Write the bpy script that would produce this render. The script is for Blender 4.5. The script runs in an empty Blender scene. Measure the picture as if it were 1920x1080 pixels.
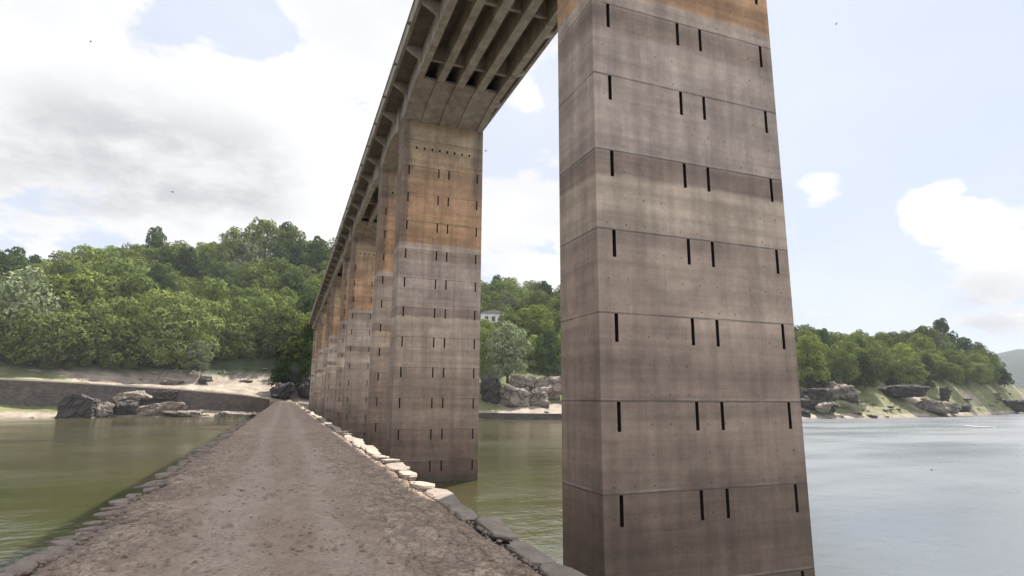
import bpy, bmesh, math, random
from mathutils import Vector, Matrix, noise
C = bpy.context
S = C.scene
COL = S.collection
# ---------------------------------------------------------------- camera
FPX, YAW, PIT, ROL = 1089.72, .367, .1861, .0058
cy_, sy_ = math.cos(YAW), math.sin(YAW)
FW = Vector((sy_*math.cos(PIT), cy_*math.cos(PIT), math.sin(PIT)))
R0 = Vector((cy_, -sy_, 0)); U0 = R0.cross(FW)
RT = R0*math.cos(ROL) + U0*math.sin(ROL); UP = -R0*math.sin(ROL) + U0*math.cos(ROL)
cam = bpy.data.cameras.new('camera'); camo = bpy.data.objects.new('camera', cam); COL.objects.link(camo)
cam.lens = FPX/1920*36; cam.sensor_width = 36; cam.clip_start = .05; cam.clip_end = 12000
camo.matrix_world = Matrix(((RT.x, UP.x, -FW.x, 0), (RT.y, UP.y, -FW.y, 0), (RT.z, UP.z, -FW.z, 0), (0, 0, 0, 1)))
S.camera = camo
S.render.resolution_x = 1024; S.render.resolution_y = 576
def ray(px, py): return FW + RT*((px-960)/FPX) - UP*((py-540)/FPX)
def at_r(px, py, r):                       # point on the sight line at horizontal distance r
    d = ray(px, py); return d*(r/math.hypot(d.x, d.y))
def at_z(px, py, z): d = ray(px, py); return d*(z/d.z)
def az_of(px): d = ray(px, 742); return math.degrees(math.atan2(d.x, d.y))
# ---------------------------------------------------------------- light
SX, SYY = .492, .46
sd = Vector((SX, SYY, 1)).normalized()
sun = bpy.data.lights.new('sun', 'SUN'); suno = bpy.data.objects.new('sun', sun); COL.objects.link(suno)
sun.energy = 4.9; sun.angle = math.radians(.6); sun.color = (1, .95, .87)
suno.location = (60, 60, 130)
suno.rotation_euler = sd.to_track_quat('Z', 'Y').to_euler()
S.view_settings.view_transform = 'Standard'; S.view_settings.look = 'None'
S.view_settings.exposure = 1.15; S.view_settings.gamma = 1
# ---------------------------------------------------------------- node helpers
class NT:
    def __init__(s, nt): s.nt = nt; nt.nodes.clear()
    def n(s, t, props=None, **inp):
        nd = s.nt.nodes.new(t)
        for k, v in (props or {}).items(): setattr(nd, k, v)
        for k, v in inp.items():
            key = int(k[1:]) if k[0] == 'i' and k[1:].isdigit() else k.replace('_', ' ')
            s.set(nd.inputs[key], v)
        return nd
    def set(s, sock, v):
        if isinstance(v, bpy.types.NodeSocket): s.nt.links.new(v, sock)
        elif isinstance(v, tuple) and len(v) == 3 and sock.type == 'RGBA': sock.default_value = (*v, 1)
        else: sock.default_value = v
    def m(s, op, a, b=None, c=None, clamp=False):
        nd = s.nt.nodes.new('ShaderNodeMath'); nd.operation = op; nd.use_clamp = clamp
        for i, v in enumerate((a, b, c)):
            if v is not None: s.set(nd.inputs[i], v)
        return nd.outputs[0]
    def vm(s, op, a, b=None, out=0):
        nd = s.nt.nodes.new('ShaderNodeVectorMath'); nd.operation = op; s.set(nd.inputs[0], a)
        if b is not None: s.set(nd.inputs[1], b)
        return nd.outputs[out]
    def noise(s, vec, scale, detail=5, rough=.6, sc=None, out='Fac'):
        if sc: vec = s.vm('MULTIPLY', vec, sc)
        return s.n('ShaderNodeTexNoise', Vector=vec, Scale=scale, Detail=detail, Roughness=rough).outputs[out]
    def vor(s, vec, scale, feat='F1', out='Distance', sc=None):
        if sc: vec = s.vm('MULTIPLY', vec, sc)
        return s.n('ShaderNodeTexVoronoi', {'feature': feat}, Vector=vec, Scale=scale).outputs[out]
    def ss(s, v, a, b, lo=0., hi=1.):
        return s.n('ShaderNodeMapRange', {'interpolation_type': 'SMOOTHSTEP'}, Value=v, From_Min=a, From_Max=b, To_Min=lo, To_Max=hi).outputs[0]
    def mix(s, f, a, b, mode='MIX'):
        nd = s.nt.nodes.new('ShaderNodeMix'); nd.data_type = 'RGBA'; nd.blend_type = mode
        s.set(nd.inputs[0], f); s.set(nd.inputs[6], a); s.set(nd.inputs[7], b); return nd.outputs[2]
    def ramp(s, f, stops, interp='LINEAR'):
        nd = s.nt.nodes.new('ShaderNodeValToRGB'); s.set(nd.inputs[0], f); cr = nd.color_ramp; cr.interpolation = interp
        while len(cr.elements) < len(stops): cr.elements.new(1)
        for e, (p, c) in zip(cr.elements, stops): e.position = p; e.color = (*c, 1)
        return nd.outputs[0]
    def bump(s, h, strength=.5, dist=.02): return s.n('ShaderNodeBump', Height=h, Strength=strength, Distance=dist).outputs[0]
def gray(v): return (v, v, v)
def material(name, fn):
    m = bpy.data.materials.new(name); m.use_nodes = True; T = NT(m.node_tree)
    pos = T.n('ShaderNodeNewGeometry').outputs['Position']
    col, rough, nrm, extra = (list(fn(T, pos)) + [None]*4)[:4]
    b = T.n('ShaderNodeBsdfPrincipled', Base_Color=col, Roughness=rough)
    if nrm is not None: T.set(b.inputs['Normal'], nrm)
    for k, v in (extra or {}).items(): T.set(b.inputs[k], v)
    T.n('ShaderNodeOutputMaterial', Surface=b.outputs[0])
    return m
def mul(T, c, v):
    return T.mix(1., c, T.n('ShaderNodeCombineColor', Red=v, Green=v, Blue=v).outputs[0], 'MULTIPLY')
# ---------------------------------------------------------------- world: sky with clouds
W = bpy.data.worlds.new('World'); S.world = W; W.use_nodes = True
T = NT(W.node_tree)
sky = T.n('ShaderNodeTexSky', {'sky_type': 'NISHITA', 'sun_disc': False, 'sun_elevation': math.asin(sd.z), 'sun_rotation': math.atan2(sd.x, sd.y),
    'altitude': 400, 'air_density': 1., 'dust_density': 2.5, 'ozone_density': 1.})
dirv = T.n('ShaderNodeTexCoord').outputs['Generated']
dn = T.vm('NORMALIZE', dirv)
sepd = T.n('ShaderNodeSeparateXYZ', Vector=dn)
zz = T.m('ADD', T.m('MAXIMUM', sepd.outputs[2], 0.), .28)
pl = T.n('ShaderNodeCombineXYZ', X=T.m('DIVIDE', sepd.outputs[0], zz), Y=T.m('DIVIDE', sepd.outputs[1], zz), Z=T.m('MULTIPLY', sepd.outputs[2], 1.2)).outputs[0]
nz = T.noise(pl, 2.6, 10, .6)
dens = T.m('MULTIPLY', T.m('SUBTRACT', nz, .5), 3.2)
BL = [(300, 250, 330, .62), (650, 60, 200, .40), (990, 130, 110, .35), (985, 430, 90, .45), (370, 10, 110, -.95), (490, 60, 60, -.8), (620, 200, 80, -.85),
      (60, 430, 120, -.55), (935, 290, 60, -.35), (1600, 230, 300, -.40), (1820, 200, 200, -.35), (1620, 470, 80, -.3), (1530, 346, 45, .75), (1750, 405, 50, .80), (1860, 460, 70, .62),
      (1800, 10, 110, .55), (1580, 575, 95, .38), (1860, 560, 95, .40), (400, 400, 200, .3), (560, 340, 120, .3), (80, 120, 150, .3)]
for px, py, rad, amp in BL:
    d = ray(px, py).normalized()
    dd = T.m('SUBTRACT', 1., T.vm('DOT_PRODUCT', dn, tuple(d), out='Value'))
    a = (rad/FPX)**2/2
    g = T.m('EXPONENT', T.m('MULTIPLY', dd, -1./a))
    dens = T.m('ADD', dens, T.m('MULTIPLY', g, amp))
cover = T.ss(dens, -.06, .24)
thin = T.m('MAXIMUM', cover, T.ss(T.noise(pl, 1.1, 4, .5), .3, .8, .05, .35))
shade = T.ss(T.noise(T.vm('ADD', pl, (3.1, 1.7, .4)), 2.2, 8, .58), .44, .66)
gcl = 0.
for px, py, rad in ((90, 290, 100), (270, 310, 110), (470, 340, 95), (1850, 590, 70), (1000, 60, 60)):
    gd = T.m('SUBTRACT', 1., T.vm('DOT_PRODUCT', dn, tuple(ray(px, py).normalized()), out='Value'))
    gcl = T.m('ADD', gcl, T.m('EXPONENT', T.m('MULTIPLY', gd, -1./((rad/FPX)**2/2))))
shade = T.m('MAXIMUM', T.m('MULTIPLY', shade, .32), T.m('MULTIPLY', T.m('MINIMUM', gcl, 1.), T.ss(T.noise(pl, 4., 9, .62), .32, .60, .35, 1.)))
ccol = T.mix(shade, (1.04, 1.04, 1.05), (.62, .63, .66))
bg1 = T.n('ShaderNodeBackground', Color=T.mix(.93, sky.outputs[0], (2.55, 2.85, 3.45)), Strength=.12)
# unseen cloud behind the camera brightened to fill the shaded pier fronts
sky_fill = T.ss(T.vm('DOT_PRODUCT', dn, (.35, -.85, .40), out='Value'), .15, .95, .47, 1.45)
sky_fill = T.m('MULTIPLY', sky_fill, T.ss(sepd.outputs[0], -.95, -.45, .30, 1.))  # unseen cloud at far left dimmed to darken the piers' left faces
bg2 = T.n('ShaderNodeBackground', Color=ccol, Strength=sky_fill)
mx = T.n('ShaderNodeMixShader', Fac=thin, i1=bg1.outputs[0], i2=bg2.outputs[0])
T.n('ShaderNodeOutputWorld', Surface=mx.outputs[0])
# ---------------------------------------------------------------- object helpers
rng = random.Random(7)
def link(name, me, m, parent=None, smooth=False):
    if isinstance(me, bmesh.types.BMesh):
        bm = me; me = bpy.data.meshes.new(name); bm.to_mesh(me); bm.free()
    o = bpy.data.objects.new(name, me); COL.objects.link(o)
    for x in (m if isinstance(m, list) else [m]): me.materials.append(x)
    if smooth: me.polygons.foreach_set('use_smooth', [True]*len(me.polygons))
    if parent is not None:
        o.parent = parent; o.location = -parent.location if parent.parent is None else (0, 0, 0)
    return o
def pyd(name, V, F, m, parent=None, smooth=False):
    me = bpy.data.meshes.new(name); me.from_pydata([tuple(v) for v in V], [], F); me.update()
    return link(name, me, m, parent, smooth)
def tag(o, label=None, cat=None, group=None, kind=None):
    for k, v in (('label', label), ('category', cat), ('group', group), ('kind', kind)):
        if v: o[k] = v
    return o
def empty(name, loc): 
    o = bpy.data.objects.new(name, None); COL.objects.link(o); o.location = loc; o.empty_display_size = .5; return o
def box(V, F, x0, x1, y0, y1, z0, z1):
    b = len(V)
    V += [(x0, y0, z0), (x1, y0, z0), (x1, y1, z0), (x0, y1, z0), (x0, y0, z1), (x1, y0, z1), (x1, y1, z1), (x0, y1, z1)]
    F += [tuple(b+i for i in f) for f in ((0, 3, 2, 1), (4, 5, 6, 7), (0, 1, 5, 4), (1, 2, 6, 5), (2, 3, 7, 6), (3, 0, 4, 7))]
def prism_x(V, F, prof, x0, x1):       # prof: list of (y,z)
    b = len(V); n = len(prof)
    V += [(x0, y, z) for y, z in prof] + [(x1, y, z) for y, z in prof]
    F += [tuple(b+i for i in range(n)), tuple(b+n+i for i in reversed(range(n)))]
    F += [(b+i, b+n+i, b+n+(i+1) % n, b+(i+1) % n) for i in range(n)]
def prism_y(V, F, prof, y0, y1):       # prof: list of (x,z)
    b = len(V); n = len(prof)
    V += [(x, y0, z) for x, z in prof] + [(x, y1, z) for x, z in prof]
    F += [tuple(b+i for i in range(n)), tuple(b+n+i for i in reversed(range(n)))]
    F += [(b+i, b+(i+1) % n, b+n+(i+1) % n, b+n+i) for i in range(n)]
def fixn(o):
    bm = bmesh.new(); bm.from_mesh(o.data); bmesh.ops.recalc_face_normals(bm, faces=bm.faces); bm.to_mesh(o.data); bm.free(); return o
# ---------------------------------------------------------------- materials
Z0 = -.08            # height of a pour joint level with the camera
ZR = -1.6            # road surface
ZW = -5.4            # water
def _concrete(T, pos, pier=True):
    sp = T.n('ShaderNodeSeparateXYZ', Vector=pos); x, y, z = sp.outputs
    zn = T.m('ADD', z, T.m('MULTIPLY', T.m('SUBTRACT', T.noise(pos, .9, 6, .7), .5), .30))
    f = T.m('DIVIDE', T.m('ADD', zn, 6.), 30.)
    def p(v): return (v+6)/30
    st = [(-6, (.035, .032, .024)), (-5.15, (.06, .053, .042)), (-5.0, (.085, .070, .058)), (-3.4, (.12, .098, .082)), (-2.1, (.150, .124, .105)), (-2.0, (.180, .150, .128)), (-.1, (.212, .18, .155)),
          (0., (.205, .173, .150)), (.7, (.222, .188, .164)), (1.9, (.285, .245, .215)), (3.9, (.30, .262, .232)), (4.0, (.35, .312, .27)), (5.28, (.36, .322, .278)),
          (5.36, (.215, .183, .163)), (5.86, (.225, .19, .168)), (5.94, (.315, .285, .265)), (8.9, (.325, .293, .272)), (9.2, (.30, .268, .247)), (9.25, (.25, .215, .19)), (9.9, (.26, .225, .20)),
          (9.95, (.36, .325, .295)), (10.35, (.36, .32, .285)), (10.42, (.355, .24, .150)), (12.2, (.36, .25, .16)), (14.0, (.37, .262, .175)), (15.2, (.36, .27, .185)), (17.2, (.34, .285, .21)),
          (18.4, (.37, .325, .245)), (19.1, (.25, .21, .155)), (20.4, (.25, .215, .16)), (21.5, (.30, .28, .25)), (24, (.33, .32, .30))]
    c = T.ramp(f, [(p(a), b) for a, b in st])
    c = T.mix(1., c, (1.23, 1.075, .96), 'MULTIPLY')
    fr = T.m('FRACT', T.m('DIVIDE', T.m('SUBTRACT', T.m('ADD', z, 20.), Z0), 2.))
    lift = T.m('FLOOR', T.m('DIVIDE', T.m('SUBTRACT', T.m('ADD', z, 20.), Z0), 2.))
    wn = T.n('ShaderNodeTexWhiteNoise', {'noise_dimensions': '2D'}, Vector=T.n('ShaderNodeCombineXYZ', X=lift, Y=T.m('FLOOR', T.m('DIVIDE', y, 9.))).outputs[0]).outputs[0]
    c = mul(T, c, T.m('MULTIPLY_ADD', wn, .12, .94))
    far = T.ss(y, 25., 30.)
    sx = T.m('ADD', x, T.m('MULTIPLY', T.m('SUBTRACT', T.noise(pos, .8, 6, .7), .5), 1.1))
    st1 = T.m('MULTIPLY', T.ss(sx, 6.95, 7.25, 1., 0.), T.ss(z, 9.8, 10.6)); st2 = T.m('MULTIPLY', T.ss(sx, 11.45, 11.95), T.ss(zn, 11.5, 15.5))
    c = T.mix(T.m('MULTIPLY', far, T.m('MAXIMUM', T.m('MULTIPLY', st1, .6), T.m('MULTIPLY', st2, .62))), c, (.13, .105, .095))
    blot = T.noise(pos, .55, 7, .62)
    c = mul(T, c, T.ss(blot, .25, .75, .74, 1.22))
    c = mul(T, c, T.ss(T.noise(pos, 3.2, 6, .7), .3, .7, .90, 1.09))
    streak = T.noise(pos, 1., 5, .6, sc=(2.6, 2.6, .16))
    c = mul(T, c, T.ss(streak, .3, .75, 1.10, .76))
    boards = T.noise(pos, 1., 3, .6, sc=(.25, .25, 7.))
    c = mul(T, c, T.ss(boards, .3, .7, .965, 1.03))
    tide = T.noise(pos, 1., 5, .65, sc=(.07, .07, 1.7))
    c = mul(T, c, T.ss(tide, .32, .68, .80, 1.16))
    fine = T.noise(pos, 26., 4, .65)
    c = mul(T, c, T.ss(fine, .25, .75, .90, 1.10))
    # pour joints: a thin dark line under a pale lip
    wob = T.m('MULTIPLY', T.m('SUBTRACT', T.noise(pos, 1.6, 3), .5), .010)
    fw = T.m('FRACT', T.m('ADD', fr, T.m('ADD', wob, 1.)))
    d = T.m('MINIMUM', fw, T.m('SUBTRACT', 1., fw))
    line = T.ss(d, .006, .016, 1., 0.)
    linem = T.m('MULTIPLY', line, T.ss(T.noise(pos, 1.3, 3), .3, .55, .2, .6))
    c = T.mix(linem, c, (.085, .07, .06))
    lip = T.m('MULTIPLY', T.ss(T.m('ABSOLUTE', T.m('SUBTRACT', fw, .030)), 0., .02, .35, 0.), T.ss(blot, .4, .6))
    c = T.mix(lip, c, (.42, .38, .33))
    # formwork tie holes
    gx = T.m('SUBTRACT', T.m('FRACT', T.m('DIVIDE', T.m('ADD', x, 100.03), .52)), .5)
    gz = T.m('SUBTRACT', T.m('FRACT', T.m('MULTIPLY', T.m('ADD', fr, .09), 3.)), .5)
    dd = T.m('SQRT', T.m('ADD', T.m('POWER', T.m('MULTIPLY', gx, .52), 2.), T.m('POWER', T.m('MULTIPLY', gz, .667), 2.)))
    sel = T.ss(T.noise(pos, .8, 3), .46, .58)
    dots = T.m('MULTIPLY', T.ss(dd, .020, .034, 1., 0.), sel)
    c = T.mix(T.m('MULTIPLY', dots, .55), c, (.06, .05, .045))
    h = T.m('SUBTRACT', T.m('ADD', T.m('MULTIPLY', fine, .35), T.m('MULTIPLY', boards, .8)), T.m('ADD', T.m('MULTIPLY', line, 1.2), dots))
    return c, .9, T.bump(h, .55, .02)
M_pier = material('pier_concrete', _concrete)
def _deckc(T, pos):
    c = T.ramp(T.noise(pos, .8, 6, .6), [(.25, (.26, .215, .18)), (.5, (.38, .33, .28)), (.75, (.48, .43, .37))])
    c = mul(T, c, T.ss(T.noise(pos, 1., 5, .6, sc=(1.5, 1.5, .3)), .3, .7, .75, 1.1))
    c = mul(T, c, T.ss(T.noise(pos, 18., 4), .2, .8, .88, 1.1))
    b = T.noise(pos, 1., 3, .6, sc=(6., .3, 6.))
    return c, .9, T.bump(b, .3, .02)
M_deck = material('deck_concrete', _deckc)
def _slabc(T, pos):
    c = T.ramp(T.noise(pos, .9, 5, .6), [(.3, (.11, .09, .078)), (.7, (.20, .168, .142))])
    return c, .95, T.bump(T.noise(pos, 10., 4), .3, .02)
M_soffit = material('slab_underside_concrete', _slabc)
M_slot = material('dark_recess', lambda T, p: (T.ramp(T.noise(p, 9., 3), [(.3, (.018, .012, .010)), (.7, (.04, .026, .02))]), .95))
def _road(T, pos):
    sp = T.n('ShaderNodeSeparateXYZ', Vector=pos)
    big = T.noise(pos, .7, 6, .6, sc=(1.4, .5, 1.))
    c = T.ramp(big, [(.28, (.26, .188, .135)), (.5, (.315, .236, .174)), (.72, (.365, .285, .218))])
    trk = T.noise(pos, 1., 4, .6, sc=(.9, .12, 1.))
    xs = T.m('ADD', sp.outputs[0], T.m('MULTIPLY', T.m('SUBTRACT', trk, .5), 1.2))
    track = T.ss(T.m('ABSOLUTE', T.m('SUBTRACT', T.m('ABSOLUTE', T.m('SUBTRACT', xs, .1)), .62)), .08, .42, 1., 0.)
    c = T.mix(T.m('MULTIPLY', track, .55), c, (.41, .33, .265))
    v = T.vor(T.vm('ADD', pos, T.vm('MULTIPLY', T.noise(pos, 3., 3, out='Color'), (.35, .35, .0))), 6.5, out='Color', sc=(1., .62, 0.))
    vs = T.n('ShaderNodeSeparateColor', Color=v).outputs[0]
    c = mul(T, c, T.ss(vs, 0., 1., .92, 1.08))
    dE = T.vor(pos, 6.5, 'DISTANCE_TO_EDGE', sc=(1., .62, 0.))
    em = T.ss(T.m('ABSOLUTE', T.m('ADD', sp.outputs[0], T.m('MULTIPLY', T.m('SUBTRACT', big, .5), 1.5))), .75, 1.7)
    c = mul(T, c, T.m('ADD', .96, T.m('MULTIPLY', em, T.ss(dE, .0, .11, -.30, .12))))
    c = mul(T, c, T.m('ADD', 1., T.m('MULTIPLY', em, T.ss(vs, 0., 1., -.16, .16))))
    g = T.vor(pos, 34., out='Color'); gs = T.n('ShaderNodeSeparateColor', Color=g)
    c = mul(T, c, T.ss(gs.outputs[0], 0., 1., .86, 1.15))
    c = T.mix(T.m('MULTIPLY', T.ss(gs.outputs[1], .84, .92), .55), c, (.40, .24, .16))
    h = T.m('ADD', T.m('MULTIPLY', dE, T.m('MULTIPLY_ADD', em, 5., .8)), T.m('ADD', T.m('MULTIPLY', T.vor(pos, 34.), .6), T.noise(pos, 16., 7, .75)))
    return c, .95, T.bump(h, .7, .022)
M_road = material('packed_gravel', _road)
def stone_mat(name, dark, mid, lite, sc=3.):
    def fn(T, pos):
        oi = T.n('ShaderNodeObjectInfo').outputs['Random']
        c = T.ramp(T.noise(pos, sc, 8, .65), [(.25, dark), (.5, mid), (.78, lite)])
        c = mul(T, c, T.m('MULTIPLY_ADD', oi, .35, .82))
        cr = T.vor(pos, sc*1.7, 'DISTANCE_TO_EDGE')
        h = T.m('ADD', T.noise(pos, sc*5, 8, .7), T.m('MULTIPLY', T.ss(cr, 0., .06), .3))
        return c, .9, T.bump(h, .6, .12/sc)
    return material(name, fn)
M_stone = stone_mat('grey_rubble', (.155, .118, .094), (.225, .178, .145), (.30, .25, .21), 5.)
M_coping = stone_mat('pale_coping_granite', (.24, .195, .15), (.36, .30, .24), (.46, .395, .32), 4.)
M_rim = stone_mat('brown_granite', (.19, .15, .118), (.285, .233, .188), (.38, .32, .265), 4.)
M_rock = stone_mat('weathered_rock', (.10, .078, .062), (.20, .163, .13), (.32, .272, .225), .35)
M_shaderock = stone_mat('shade_darkened_rock', (.02, .016, .015), (.045, .037, .033), (.10, .085, .075), .4)  # dark rock, deepened so its colour carries the shade of front faces
def _masonry(T, pos):
    br = T.n('ShaderNodeTexBrick', {'offset': .5}, Vector=T.n('ShaderNodeCombineXYZ', X=T.m('ADD', T.n('ShaderNodeSeparateXYZ', Vector=pos).outputs[0], T.n('ShaderNodeSeparateXYZ', Vector=pos).outputs[1]), Y=T.n('ShaderNodeSeparateXYZ', Vector=pos).outputs[2], Z=0.).outputs[0],
             Color1=(.085, .066, .056), Color2=(.13, .105, .09), Mortar=(.04, .032, .028), Scale=1., Mortar_Size=.025, Brick_Width=.8, Row_Height=.35)
    c = mul(T, br.outputs[0], T.ss(T.noise(pos, .6, 6), .25, .75, .65, 1.25))
    return c, .95, T.bump(T.m('ADD', br.outputs[1], T.noise(pos, 7., 6)), .5, .06)
M_wall = material('wall_masonry', _masonry)
def _terrain(T, pos):
    sp = T.n('ShaderNodeSeparateXYZ', Vector=pos); z = sp.outputs[2]
    n1 = T.noise(pos, .055, 7, .6); n2 = T.noise(pos, .35, 7, .68); n3 = T.noise(T.vm('ADD', pos, (91., 13., 5.)), .03, 4, .55)
    earth = T.ramp(n2, [(.28, (.15, .12, .09)), (.5, (.28, .23, .18)), (.72, (.40, .35, .28))])
    grass = T.ramp(n2, [(.3, (.08, .088, .032)), (.7, (.185, .19, .075))])
    zg = T.m('ADD', z, T.m('MULTIPLY', T.m('SUBTRACT', n1, .5), 3.))
    gm = T.m('MULTIPLY', T.ss(T.m('ADD', n3, T.m('SUBTRACT', T.ss(sp.outputs[0], 20., 90., 0., .07), T.ss(T.vm('DISTANCE', pos, (-9., 196., 0.), out='Value'), 14., 34., .25, 0.))), .46, .53), T.ss(zg, -4.8, -3.9))
    c = T.mix(gm, earth, grass)
    shady_brush = T.ramp(n2, [(.3, (.022, .032, .013)), (.7, (.06, .08, .028))])  # undergrowth green, kept dark so gaps between crowns read as shade
    zv = T.m('ADD', z, T.m('MULTIPLY', T.m('SUBTRACT', n1, .5), 9.))
    c = T.mix(T.ss(zv, 5.0, 8.5), c, shady_brush)
    c = T.mix(T.ss(T.m('ADD', z, T.m('MULTIPLY', n2, .4)), -5.1, -4.6, .45, 0.), c, (.12, .095, .07))
    return c, .95, T.bump(T.m('ADD', n2, T.noise(pos, 1.6, 6, .7)), .8, .5)
M_terrain = material('bank_earth_and_grass', _terrain)
M_far = material('distant_woodland', lambda T, p: (T.ramp(T.noise(p, .02, 8, .7), [(.3, (.006, .012, .014)), (.5, (.012, .021, .020)), (.75, (.022, .034, .028))]), 1., T.bump(T.noise(p, .06, 6, .7), 1., 8.)))
def _water(T, pos):
    wv = T.noise(pos, .8, 4, .6, sc=(1., .7, 1.)); w2 = T.noise(pos, 3.2, 3, .55, sc=(1., .8, 1.)); patch = T.noise(pos, .05, 5, .6, sc=(.7, 1.6, 1.))
    wx = T.n('ShaderNodeSeparateXYZ', Vector=pos).outputs[0]; wy = T.n('ShaderNodeSeparateXYZ', Vector=pos).outputs[1]; lake = T.ss(T.m('ADD', T.m('SUBTRACT', wx, T.m('MULTIPLY', wy, .62)), T.m('MULTIPLY', T.noise(pos, .06, 3), 10.)), 4., 16.)
    c = T.ramp(T.noise(pos, .035, 4), [(.35, (.038, .037, .014)), (.65, (.058, .052, .024))])
    c = T.mix(lake, c, (.074, .086, .098))   # sky reflection put into the open lake's colour; silt-green water by the bank
    windy = T.ss(wx, 12., 60., 1.1, 1.25)   # the open lake is ruffled by wind, the pool by the bank is calmer
    h = T.m('MULTIPLY', T.m('ADD', wv, T.m('MULTIPLY', w2, .35)), T.m('MULTIPLY', T.ss(patch, .35, .62, .30, 1.0), windy))
    return c, T.m('ADD', T.m('MULTIPLY', T.ss(patch, .3, .7, .06, .17), windy), T.m('MULTIPLY', lake, .16)), T.bump(h, .45, .13), {'IOR': 1.5}
M_water = material('reservoir_water', _water)
def leaf_mat(name, dark, lite):
    m = bpy.data.materials.new(name); m.use_nodes = True; T = NT(m.node_tree)
    geo = T.n('ShaderNodeNewGeometry'); oi = T.n('ShaderNodeObjectInfo').outputs['Random']
    f = T.m('ADD', T.m('MULTIPLY', T.noise(geo.outputs['Position'], .30, 4, .6), .7), T.m('MULTIPLY', T.noise(geo.outputs['Position'], 2.2, 2), .45))
    c = T.ramp(f, [(.36, dark), (.74, lite)])
    c = mul(T, c, T.m('MULTIPLY_ADD', oi, .55, .70))
    d = T.n('ShaderNodeBsdfDiffuse', Color=c); t = T.n('ShaderNodeBsdfTranslucent', Color=T.mix(.35, c, (.14, .20, .02)))
    mx = T.n('ShaderNodeMixShader', Fac=.15, i1=d.outputs[0], i2=t.outputs[0])
    T.n('ShaderNodeOutputMaterial', Surface=mx.outputs[0]); return m
M_leaf = {'green': leaf_mat('mid_green_leaves', (.030, .055, .012), (.215, .255, .075)),
          'olive': leaf_mat('olive_green_leaves', (.040, .056, .016), (.27, .31, .105)),
          'bright': leaf_mat('fresh_green_leaves', (.050, .085, .014), (.30, .345, .085)),
          'silver': leaf_mat('grey_green_leaves', (.075, .095, .045), (.28, .32, .18)),
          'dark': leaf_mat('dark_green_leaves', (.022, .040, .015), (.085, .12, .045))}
M_bark = material('bark', lambda T, p: (T.ramp(T.noise(p, 2., 5, sc=(3., 3., .5)), [(.3, (.03, .025, .02)), (.7, (.09, .075, .06))]), .95))
# ---------------------------------------------------------------- terrain
# columns: azimuth, then (r, z) of: under water, shoreline, wall foot, wall top, track back, wood edge, mid slope, ridge, behind
COLS = []
def column(px, shore, wf, wt, tb, we, mid, rg):
    """each argument (r, py); shore is py at water level or a distance"""
    r0 = shore; pts = [(r0-14, ZW-2.5), (r0, ZW)]
    for r, py in (wf, wt, tb, we, mid, rg): pts.append((r, at_r(px, py, r).z))
    pts.append((rg[0]+220, pts[-1][1]-25)); COLS.append((az_of(px), pts))
column(0,    176, (190, 757), (190.8, 713), (203, 703), (214, 678), (270, 600), (330, 548))
column(120,  180, (188, 760), (188.8, 718), (200, 710), (212, 680), (268, 585), (330, 530))
column(250,  178, (186, 762), (186.8, 726), (198, 716), (210, 682), (265, 585), (330, 505))
column(400,  176, (183, 768), (183.8, 738), (196, 722), (216, 672), (266, 590), (330, 515))
column(505,  176, (180, 772), (180.8, 749), (194, 730), (218, 668), (264, 590), (330, 505))
column(560,  176, (180, 770), (180.8, 753), (192, 735), (214, 675), (264, 595), (330, 505))
column(640,  172, (176, 775), (176.8, 768), (188, 745), (202, 690), (255, 595), (330, 515))
column(900,  150, (153, 776), (154.5, 774), (165, 752), (186, 690), (245, 615), (320, 560))
column(1050, 150, (153, 777), (154.5, 775), (168, 752), (190, 695), (245, 622), (320, 580))
column(1250, 170, (174, 777), (176, 774), (190, 752), (205, 705), (250, 650), (310, 585))
column(1510, 186, (191, 777), (193, 774), (205, 752), (216, 718), (250, 682), (300, 664))
column(1650, 205, (212, 772), (215, 768), (230, 745), (244, 722), (268, 690), (310, 668))
column(1760, 240, (248, 769), (252, 765), (268, 738), (280, 718), (300, 690), (330, 672))
column(1840, 275, (283, 766), (287, 762), (300, 738), (312, 720), (330, 705), (355, 694))
column(1890, 310, (318, 764), (322, 760), (335, 742), (345, 728), (360, 718), (380, 716))
column(1925, 345, (350, 763), (354, 760), (365, 748), (375, 742), (385, 738), (400, 735))
def extra(az, src, dr, fz):
    pts = [(r+dr, z if z <= ZW else ZW+(z-ZW)*fz) for r, z in src]; COLS.append((az, pts))
extra(-125, COLS[0][1], 120, .8); extra(-75, COLS[0][1], 40, .9); extra(-45, COLS[0][1], 10, 1.)
last = COLS[15][1]
extra(66, last, 500, .3); extra(90, last, 450, .6); extra(125, last, 350, .8)
COLS.sort(key=lambda c: c[0])
SUB = [2, 5, 2, 4, 6, 14, 16, 8]
def smooth(t): return t*t*(3-2*t)
def col_pts(az):
    az = max(COLS[0][0], min(COLS[-1][0]-1e-4, az))
    for i in range(len(COLS)-1):
        if COLS[i][0] <= az <= COLS[i+1][0]:
            t = smooth((az-COLS[i][0])/(COLS[i+1][0]-COLS[i][0])) if COLS[i+1][0]-COLS[i][0] > 12 else (az-COLS[i][0])/(COLS[i+1][0]-COLS[i][0])
            return [(a[0]*(1-t)+b[0]*t, a[1]*(1-t)+b[1]*t) for a, b in zip(COLS[i][1], COLS[i+1][1])]
def ripple(az, r, z):
    x, y = r*math.sin(math.radians(az)), r*math.cos(math.radians(az))
    k = min(1, max(0, (z-ZW+.4)/2.5))
    v = noise.fractal(Vector((x*.045, y*.045, 0)), 1., 2., 3)*2.2*min(1, max(0, (z+2)/6)) + noise.fractal(Vector((x*.2, y*.2, 3)), 1., 2., 4)*.55*k
    shore = noise.noise(Vector((x*.06, y*.06, 9)))*.5*(1 if z > ZW-1 else 0)*(1-k)
    return v + shore
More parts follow.
